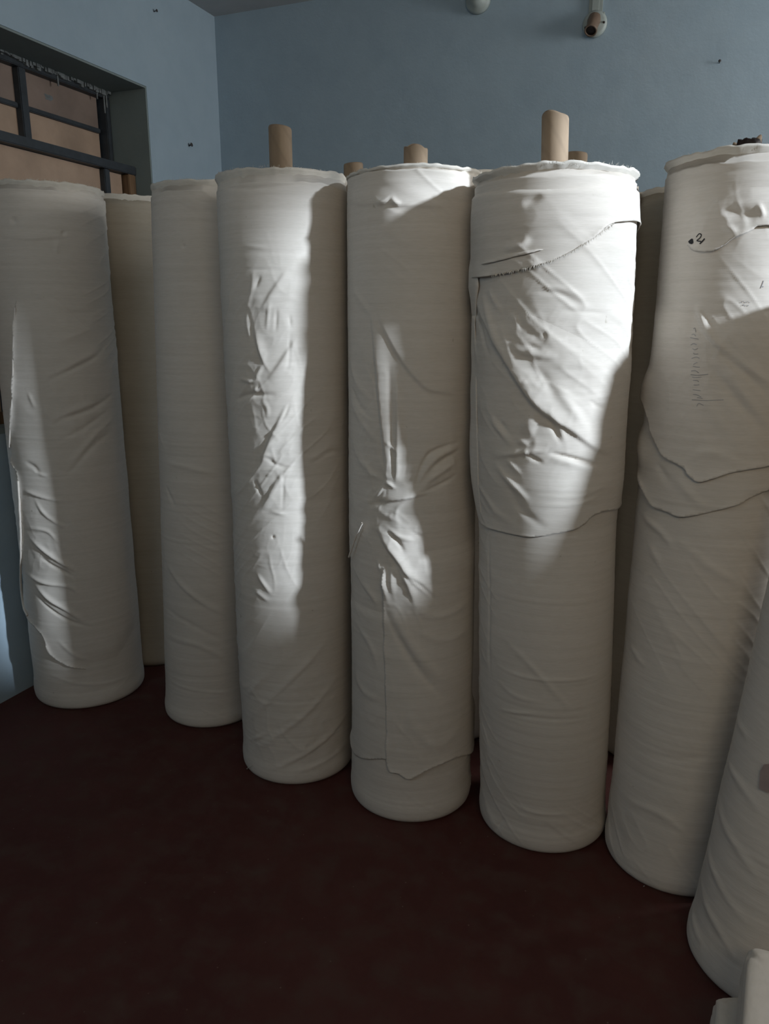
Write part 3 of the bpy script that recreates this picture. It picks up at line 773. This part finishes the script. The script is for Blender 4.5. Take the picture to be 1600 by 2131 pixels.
# --- G: sixth
G = Roll(at(1.9, 1.86), 0.163, at(1.95, 2.02), (1545, 304), (1548, 296), crumple=[((1520,460),0.08,0.06,3),((1480,800),0.1,0.15,2.5)], seed=67, wr=0.9, wang=-0.8, group=FRONT, collar=0.03, flare=0.004,
    label='sixth fabric roll from the left, black marker writing and two overlapping loose flaps',
    strokes=[([(1447,632),(1475,690),(1500,720),(1522,737)], 9, 6, 7), ([(1522,737),(1560,770),(1605,805)], 5, 8, 6), ([(1488,732),(1520,752),(1560,790),(1600,835)], -5, 8), ([(1478,758),(1530,830),(1592,912)], -5, 11), ([(1500,752),(1560,842),(1602,895)], 4, 9),
    ([(1440,770),(1480,850),(1540,940)], 2.5, 12), ([(1430,466),(1480,430),(1532,398)], 3, 5, 20), ([(1575,424),(1582,440),(1587,454)], 6, 5), ([(1500,440),(1550,446),(1572,460)], -6, 11), ([(1505,470),(1525,482),(1520,492)], 5, 6),
    ([(1362,765),(1352,800),(1348,850)], 9, 32), ([(1345,885),(1340,925),(1345,975)], 11, 30), ([(1338,1070),(1375,1105),(1402,1142)], 5, 9), ([(1400,1112),(1480,1180),(1565,1232)], 3, 10), ([(1350,1130),(1380,1180)], 3, 9),
    ([(1440,1250),(1500,1330),(1560,1380)], 2.5, 12), ([(1310,1340),(1345,1390)], 2.5, 8), ([(1340,1560),(1420,1580),(1480,1570)], -2, 9), ([(1300,1660),(1370,1690),(1440,1740)], 2.5, 9), ([(1390,380),(1480,360),(1600,352)], -2.2, 5), ([(1400,420),(1440,400)], 2, 9),
    ([(1430,960),(1480,940),(1560,975)], 2.5, 10), ([(1450,600),(1440,700),(1445,780)], -1.8, 10), ([(1405,985),(1440,1030),(1480,1060)], 3, 10), ([(1370,960),(1400,1010)], -3, 9)])
# --- H: leaning roll at the right edge
Hr = Roll((0.270, 1.580), 0.170, (0.430, 1.835), None, seed=79, wr=1.25, wang=-0.95, group=FRONT, H=1.40,
    label='nearest fabric roll at the right edge, tilting to the right, covered in fine slanting wrinkles',
    strokes=[([(1500,1560),(1545,1640),(1590,1700)], 3, 9), ([(1480,1650),(1530,1760),(1590,1850)], 3, 10), ([(1465,1740),(1500,1850),(1560,1930)], 3, 9), ([(1455,1830),(1490,1930),(1540,2010)], 3, 9), ([(1440,1880),(1470,1980)], 2.5, 8), ([(1520,1480),(1560,1540)], 2.5, 9)])
# --- rolls behind
B = Roll(at(-39.0, 3.10), 0.160, at(-39.0, 3.10), (270, 404), seed=83, group=BACK, mat='cloth_shaded', fine=False, wr=0.6,
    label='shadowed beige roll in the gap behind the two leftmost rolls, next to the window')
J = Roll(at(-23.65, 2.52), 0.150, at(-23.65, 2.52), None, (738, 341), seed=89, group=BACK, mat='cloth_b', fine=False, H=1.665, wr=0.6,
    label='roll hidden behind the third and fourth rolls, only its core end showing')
Lr = Roll(at(-15.9, 2.40), 0.152, at(-15.9, 2.40), (1000, 352), seed=97, group=BACK, fine=False, wr=0.6,
    label='roll whose pale rim shows between the tops of the fourth and fifth rolls')
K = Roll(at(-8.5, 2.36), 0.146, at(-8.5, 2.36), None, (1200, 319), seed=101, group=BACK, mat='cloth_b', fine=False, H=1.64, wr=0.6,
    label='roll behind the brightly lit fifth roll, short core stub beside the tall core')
Mr = Roll(at(-0.9, 2.39), 0.150, at(-0.9, 2.39), (1360, 386), seed=103, group=BACK, mat='cloth_shaded', fine=False, wr=0.8,
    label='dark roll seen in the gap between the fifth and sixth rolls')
D.core_tilt = 0.003; E.core_tilt = 0.006; E.core_tear = 0.008; F5.core_tilt = 0.004; F5.core_tear = 0.004; G.core_tear = 0.008; G.core_tilt = 0.006
for q in ALL_ROLLS: q.build()

# ------------------------------------------------------------------ loose flaps, cords, marks
LIMB = 0.24
# A: loose end with a bright edge down the left side
A.flap('loose_flap', [(33,610),(31,700),(29,820),(24,930),(27,960),(40,992),(46,1060),(49,1130),(50,1200),(47,1250),(62,1285),(88,1318),(105,1355),(130,1378),(190,1396)],
       [(250,1380), ('s', LIMB, 0.25), ('s', LIMB, 1.2), (120, 600)], off=5, lift=8, blend=0.08, curl=7)
A.cord('hem_edge', [(34,640),(31,720),(29,830),(24,930)], 0.0032, 0.008, label='bright rolled hem of the flap')
A.cord('hem_edge', [(42,1000),(47,1080),(49,1160),(47,1248),(62,1280)], 0.0040, 0.0095, label='bright rolled hem of the flap')
# E: left under-layer and hanging front flap
E.flap('under_flap', [('s', -0.27, 0.21), (738,1562),(755,1576),(808,1577),(850,1575)], [(850,1300), ('s', -0.02, 0.62), ('s', -0.27, 0.62)], off=3.5, lift=4, blend=0.05)
E.flap('hanging_flap', [(797,1165),(800,1260),(803,1400),(806,1500),(808,1592),(830,1606),(853,1617),(890,1598),(940,1575),(986,1545),('s', 0.26, 0.33)],
       [('s', 0.26, 0.80), (860,1130)], off=6.5, lift=4, blend=0.07)
E.cord('drawstring', [(763,1086),(752,1110),(742,1140),(736,1158)], 0.0026, 0.013, label='pale cord catching the light')
# F: wrap over the top with a slanting frayed hem, then the big drape and the folded strip at its left
F5.flap('top_wrap', [('s', -0.275, 1.36), (972,590),(990,582),(1040,574),(1100,560),(1150,543),(1190,522),(1225,495),(1262,466),(1322,468),('s', 0.40, 1.49)],
        [('s', 0.40, 1.60), (1325,392),(1150,392),(985,405),('s', -0.275, 1.56)], off=6, lift=6, blend=0.012)
F5.flap('folded_band', [('s', -0.275, 1.40), (985,556),(1035,548),(1080,536),(1125,523),(1160,511)], [(1125,508),(1060,520),('s', -0.275, 1.435)], off=8.5, lift=4, blend=0.018)
F5.flap('draped_wrap', [('s', -0.27, 0.88), (1006,1086),(1035,1102),(1075,1112),(1110,1116),(1160,1108),(1205,1094),(1245,1064),(1288,1052),('s', 0.38, 0.93)],
        [('s', 0.38, 1.30), (1250,700),(1100,620),('s', -0.27, 1.30)], off=4.5, lift=3, blend=0.07)
# frayed tufts along the slanting hem
rng = np.random.default_rng(3); hem = catmull([F5.sz(p) for p in [(1040,574),(1100,560),(1150,543),(1190,522),(1225,495),(1262,466)]], 12)
vs, fs = [], []
for i in range(260):
    k = rng.uniform(0, len(hem) - 1.01); a = hem[int(k)] + (hem[int(k) + 1] - hem[int(k)]) * (k % 1)
    L = rng.uniform(0.002, 0.008)
    P = F5.pos(np.array([a[0], a[0] + rng.normal(0, 0.002)]), np.array([a[1] + 0.001, a[1] - L]), np.array([0.010, 0.010 + rng.uniform(-0.003, 0.005)]))
    t = np.array([-math.sin(F5.phi0), math.cos(F5.phi0), 0]) * 0.0007
    n0 = len(vs); vs += [P[0] - t, P[0] + t, P[1]]; fs.append((n0, n0 + 1, n0 + 2))
o = np_mesh('hem_fray', vs, fs, M['selvedge'], F5.root, False); o['kind'] = 'stuff'

def strip(roll, name, rows, mat=None, thick=0.0016):
    """hanging folded strip given as rows of (z, [(angle deg from facing line, offset mm), ...])"""
    V, n = [], None
    rows_i = []
    Z = np.array([r[0] for r in rows]); C_ = np.array([[q for q in r[1]] for r in rows], float)
    zz = np.linspace(Z[0], Z[-1], 70)
    for k in range(C_.shape[1]):
        rows_i.append([np.interp(zz, Z[::-1], C_[::-1, k, j]) if Z[0] > Z[-1] else np.interp(zz, Z, C_[:, k, j]) for j in range(2)])
    cols = C_.shape[1]
    fine = np.linspace(0, cols - 1, (cols - 1) * 5 + 1)
    grid = []
    for f in fine:
        i = min(int(f), cols - 2); t = f - i; t = t * t * (3 - 2 * t)
        an = rows_i[i][0] * (1 - (f - i)) + rows_i[i + 1][0] * (f - i); of = rows_i[i][1] * (1 - t) + rows_i[i + 1][1] * t
        grid.append((an, of))
    for j, z in enumerate(zz):
        for an, of in grid:
            wob = 0.0015 * float(vnoise(an[j] * 0.2, z * 18, 7))
            ph = roll.phi0 + math.radians(an[j]); cx, cy = roll.axis(z)
            rr = roll.r + of[j] / 1000.0 + wob + (float(roll.fat(z)) if roll.fat else 0)
            V.append((cx + math.cos(ph) * rr - roll.b[0], cy + math.sin(ph) * rr - roll.b[1], z))
    m = len(grid)
    idx = np.arange(len(V)).reshape(-1, m)
    Fq = np.stack([idx[:-1, :-1], idx[:-1, 1:], idx[1:, 1:], idx[1:, :-1]], -1).reshape(-1, 4)
    ob = np_mesh(name, np.array(V), Fq, mat or roll.mat, roll.root)
    so = ob.modifiers.new('thickness', 'SOLIDIFY'); so.thickness = thick; so.offset = 0
    return ob
strip(F5, 'folded_strip', [(1.34, [(-92, 1), (-84, 3), (-70, 3)]), (1.22, [(-86, 5), (-80, 10), (-66, 6)]), (1.12, [(-82, 9), (-78, 14), (-64, 7)]), (1.02, [(-80, 12), (-76, 17), (-62, 7)]),
      (0.94, [(-78, 11), (-74, 15), (-62, 7)]), (0.88, [(-76, 8), (-72, 10), (-62, 7)]), (0.85, [(-72, 6), (-68, 8), (-62, 7)])])
strip(F5, 'knotted_tuck', [(1.49, [(-100, 2), (-88, 3), (-70, 2)]), (1.445, [(-100, 6), (-84, 11), (-62, 5)]), (1.405, [(-100, 7), (-84, 13), (-58, 7)]), (1.37, [(-96, 3), (-84, 7), (-64, 4)]), (1.325, [(-94, 0), (-84, 1), (-70, 0)])])
# G: two overlapping flaps and the curled end of its top wrap
G.flap('lower_flap', [('s', -0.27, 1.10), (1338,905),(1333,950),(1342,1010),(1362,1050),(1395,1066),(1422,1074),(1470,1066),(1530,1048),(1605,1018),('s', 0.27, 0.94)],
       [('s', 0.27, 1.30), (1500,760),('s', -0.27, 1.30)], off=5, lift=7, blend=0.08)
G.flap('upper_flap', [('s', -0.25, 1.24), (1346,800),(1352,850),(1364,905),(1384,945),(1428,972),(1434,984),(1456,1000),(1485,992),(1530,978),(1605,966),('s', 0.27, 1.00)],
       [('s', 0.27, 1.40), (1480,640),('s', -0.25, 1.40)], off=10, lift=5, blend=0.08)
G.flap('top_wrap', [(1420,500),(1440,518),(1458,523),(1488,521),(1505,512),(1530,494),(1562,480),(1605,470),('s', 0.27, 1.49)],
       [('s', 0.27, 1.60), (1560,370),(1440,430)], off=5, lift=7, blend=0.05)
G.ink([[(1433,504),(1440,499),(1443,501)], [(1435,505),(1442,504)], [(1440,498),(1443,505),(1438,506)]], 4.5, 'ink', label='black marker blot')
G.ink([[(1451,494),(1457,487),(1462,489),(1459,496),(1453,501),(1462,503)]], 2.2, 'ink', label='black marker figure 2')
G.ink([[(1459,508),(1464,503),(1469,497)]], 3.0, 'ink', label='black marker slash')
rr = random.Random(8); faint = []
for i in range(17):
    y = 688 + i * 9.5 + rr.uniform(-2, 2); x = 1446 + (y - 690) * 0.06
    faint.append([(x + rr.uniform(-8, 0), y + rr.uniform(-3, 3)), (x + rr.uniform(0, 4), y + rr.uniform(-5, 3)), (x + rr.uniform(4, 12), y + rr.uniform(-2, 4))])
faint.append([(1444, 831), (1470, 832), (1505, 831)]); faint.append([(1442, 779), (1456, 780), (1476, 778)])
G.ink(faint, 1.1, 'fadedink', 'faint_writing', kind='stuff', label='faint grey pen scribble running down the cloth')
st = []
for i in range(9):
    x = 1541 + (i % 5) * 4.5 + rr.uniform(-1, 1); y = 629 + (i // 5) * 7 + rr.uniform(-2, 2)
    st.append([(x, y), (x + rr.uniform(1, 3), y + rr.uniform(-2, 2))])
st.append([(1582, 600), (1586, 590), (1588, 584)]); st.append([(1584, 596), (1588, 597)])
G.ink(st, 1.6, 'fadedink', 'stamp_mark', kind='stuff', label='faint stamped marks')
# dark crumpled tape on G's core
vs, fs = [], []
cx, cy = G.axis(1.69)
for j, (z, rad) in enumerate(((G.core_top - 0.03, 0.0305), (G.core_top - 0.012, 0.0312), (G.core_top + 0.001, 0.029), (G.core_top + 0.004, 0.021))):
    for k in range(14):
        a = 2.2 + 2.6 * k / 13 + 0.4
        rj = rad + 0.0025 * math.sin(k * 2.1 + j * 1.3)
        vs.append((cx - G.b[0] + math.cos(a + math.pi * 0.45) * rj, cy - G.b[1] + math.sin(a + math.pi * 0.45) * rj, z + 0.0022 * math.sin(k * 1.7 + j)))
for j in range(3):
    for k in range(13): fs.append((j * 14 + k, j * 14 + k + 1, (j + 1) * 14 + k + 1, (j + 1) * 14 + k))
o = np_mesh('dark_tape', vs, fs, M['dark'], G.root); o['label'] = 'dark crumpled tape on the core end'
so = o.modifiers.new('thickness', 'SOLIDIFY'); so.thickness = 0.001
# M: pale cloth corner poking out beside the fifth roll
Mr.flap('loose_corner', [(1322,388),(1333,392),(1336,410),(1332,432),(1322,445)], [('s', -0.3, 1.55), ('s', -0.3, 1.63)], off=5, lift=6, blend=0.01, step=0.006, mat=M['cloth'])
# H: pinkish tag
tp = [Hr.sz(p) for p in [(1581,1640),(1584,1605),(1592,1590),(1606,1588),(1610,1630),(1600,1650)]]
P = Hr.pos(np.array([p[0] for p in tp]), np.array([p[1] for p in tp]), 0.006)
bm = bmesh.new(); bm.faces.new([bm.verts.new(p) for p in P]); bmesh.ops.solidify(bm, geom=bm.faces[:], thickness=0.0012)
o = bm_obj('paper_tag', bm, M['tag'], Hr.root); o['label'] = 'pinkish paper tag'
# stray threads at the foot of the third roll
D.cord('loose_thread', [(530,1590),(515,1600),(506,1606)], 0.0008, 0.006)
G.cord('loose_thread', [(1345,1838),(1338,1845),(1333,1843)], 0.0009, 0.010)

# ------------------------------------------------------------------ folded cloth in the bottom right corner
def cloth_block(name, cx, cy, rz, w, d, h, z0, seed, parent, mat):
    n = 40; pts = []
    bm = bmesh.new()
    bmesh.ops.create_grid(bm, x_segments=1, y_segments=1, size=0.5); bm.free()
    V, Fq = [], []
    nz = 26
    for j in range(nz + 1):
        t = j / nz
        for i in range(96):
            a = 2 * math.pi * i / 96; e = 0.14
            ca, sa = math.cos(a), math.sin(a)
            x = math.copysign(abs(ca) ** e, ca) * w / 2; y = math.copysign(abs(sa) ** e, sa) * d / 2
            inset = 1 - 0.05 * max(0, (t - 0.86) / 0.14) ** 2 - 0.03 * max(0, (0.08 - t) / 0.08)
            f = 1 + 0.02 * float(vnoise(i * 0.12, t * 3, seed)) + 0.008 * math.sin(t * 40 + 2 * float(vnoise(i * 0.1, t, seed + 1)))
            z = z0 + h * t + 0.006 * float(vnoise(i * 0.2, t * 2, seed + 2)) * (1 if j else 0)
            V.append((x * inset * f, y * inset * f, z))
    k = len(V)
    for q, dz in ((0.94, 0.004), (0.85, 0.005), (0.7, 0.006), (0.5, 0.007), (0.3, 0.008), (0.12, 0.008), (0.0, 0.008)):
        for i in range(96):
            x, y, z = V[nz * 96 + i]
            V.append((x * q, y * q, z0 + h + dz + 0.003 * float(vnoise(x * q * 14, y * q * 14, seed + 4))))
    R = nz + 8
    for j in range(R - 1):
        for i in range(96):
            Fq.append((j * 96 + i, j * 96 + (i + 1) % 96, (j + 1) * 96 + (i + 1) % 96, (j + 1) * 96 + i))
    c, s = math.cos(rz), math.sin(rz)
    V = [(cx + x * c - y * s, cy + x * s + y * c, z) for x, y, z in V]
    return np_mesh(name, V, Fq, mat, parent)
def at_height(x, y, z):
    v = pray(x, y); t = (z - EYE) / v[2]; return v * t
stack = bpy.data.objects.new('folded_cloth', None); COL.objects.link(stack)
rz = -0.10; ux, uy = math.cos(rz), math.sin(rz)
def corner_block(name, px, z0, h, w, d, seed, first=False):
    c = at_height(*px, z0 + h)
    x = c[0] + ux * w / 2 + uy * d / 2; y = c[1] + uy * w / 2 - ux * d / 2
    if first: stack.location = (x, y, 0)
    cloth_block(name, x - stack.location.x, y - stack.location.y, rz, w, d, h, z0, seed, stack, M['cloth'])
corner_block('lower_fold', (1491, 2054), 0.0, 0.13, 0.34, 0.30, 5, True)
corner_block('upper_fold', (1552, 1962), 0.138, 0.09, 0.28, 0.34, 9)
tag(stack, 'low pile of folded white cloth in front of the leaning roll, bottom right corner', 'cloth pile')

# ------------------------------------------------------------------ fittings on the back wall
def lathe(prof, n=32):
    vs, fs = [], []
    for (r, h) in prof:
        for k in range(n):
            a = 2 * math.pi * k / n; vs.append((r * math.cos(a), h, r * math.sin(a)))
    for j in range(len(prof) - 1):
        for k in range(n): fs.append((j * n + k, j * n + (k + 1) % n, (j + 1) * n + (k + 1) % n, (j + 1) * n + k))
    return np.array(vs), fs
def wall_pt(x, y, dy=0.0):
    v = pray(x, y); t = (WALL_B - dy) / v[1]; return Vector((v[0] * t, WALL_B - dy, EYE + v[2] * t))
lp = wall_pt(1238, 52)
lamp = bpy.data.objects.new('lamp_holder', None); COL.objects.link(lamp); lamp.location = lp
tag(lamp, 'empty brown angled bulb holder on a pale round base high on the blue wall', 'lamp holder')
vs, fs = lathe([(0.0005, 0.0), (0.046, 0.0), (0.047, -0.012), (0.044, -0.019), (0.036, -0.023), (0.0005, -0.024)])
o = np_mesh('base_plate', vs, fs, M['pale'], lamp); o['label'] = 'pale round base'
from mathutils import Matrix
def orient(ob, direction, loc):
    ob.matrix_local = Matrix.Translation(loc) @ Vector(direction).to_track_quat('Y', 'Z').to_matrix().to_4x4()
ax = Vector((-0.10, -0.62, -0.78)).normalized()
vs, fs = lathe([(0.024, 0.0), (0.025, 0.02), (0.022, 0.035), (0.0225, 0.06), (0.024, 0.068), (0.024, 0.074), (0.019, 0.074), (0.0185, 0.050), (0.0005, 0.048)])
o = np_mesh('socket', vs, fs, M['bakelite'], lamp); orient(o, ax, Vector((0.0, -0.012, 0.020))); o['label'] = 'brown tilted socket'
sk = o
vs, fs = lathe([(0.0185, 0.0), (0.0183, 0.022), (0.0005, 0.021)], 24)
o = np_mesh('socket_liner', vs, fs, M['dark'], sk); o.location = (0, 0.0495, 0); o['label'] = 'dark inside of the socket'
for dx, dz in ((-0.033, -0.012), (0.036, -0.002)):
    vs, fs = lathe([(0.0005, -0.0265), (0.0035, -0.026), (0.0045, -0.022), (0.0045, -0.018)], 12)
    o = np_mesh('screw', vs, fs, M['dark'], lamp); o.location = (dx, 0, dz)
# casing running up from the lamp holder
p0 = wall_pt(1238, 30)
cas = bpy.data.objects.new('wire_casing', None); COL.objects.link(cas); cas.location = (p0.x, WALL_B, p0.z)
tag(cas, 'narrow cream wire casing running up the blue wall above the bulb holder', 'casing')
box_obj('casing_base', (-0.024, 0.028, -0.008, 0, 0.0, CEIL - p0.z - 0.001), M['pale'], cas, 0.001)
box_obj('casing_cover', (-0.012, 0.016, -0.016, -0.008, 0.008, CEIL - p0.z - 0.001), M['pale'], cas, 0.002)
box_obj('casing_end', (-0.022, 0.038, -0.018, 0, -0.008, 0.0), M['pale'], cas, 0.001)
# second fitting, cut by the top of the frame
p1 = wall_pt(996, 2)
ro = bpy.data.objects.new('ceiling_rose', None); COL.objects.link(ro); ro.location = p1
tag(ro, 'pale round fitting high on the blue wall, left of the bulb holder', 'wall fitting')
vs, fs = lathe([(0.0005, 0.0), (0.050, 0.0), (0.051, -0.014), (0.045, -0.024), (0.028, -0.030), (0.026, -0.050), (0.0005, -0.052)])
np_mesh('base_plate', vs, fs, M['pale'], ro)
vs, fs = lathe([(0.012, 0.0), (0.0125, -0.022), (0.0005, -0.023)], 20)
o = np_mesh('outlet', vs, fs, M['dark'], ro); o.location = (0.006, -0.047, 0.012)

# nails in the walls
def nail(loc, d, label, size=1.0):
    vs, fs = lathe([(0.0018 * size, 0.0), (0.0018 * size, 0.014), (0.0055 * size, 0.014), (0.0055 * size, 0.0165), (0.0005, 0.0170)], 12)
    o = np_mesh('nail', vs, fs, M['iron']); orient(o, d, loc); tag(o, label, 'nail', 'nails in the walls')
def left_pt(x, y):
    v = pray(x, y); t = WALL_L / v[0]; return Vector((WALL_L, v[1] * t, EYE + v[2] * t))
nail(left_pt(393, 303), (1, 0, 0.2), 'dark nail in the strip of wall between window and corner', 1.5)
nail(left_pt(320, 24), (1, 0, 0.1), 'dark nail high on the window wall near the ceiling', 1.0)
nail(wall_pt(1497, 131), (0, -1, 0.2), 'dark nail on the blue wall right of the bulb holder', 0.9)
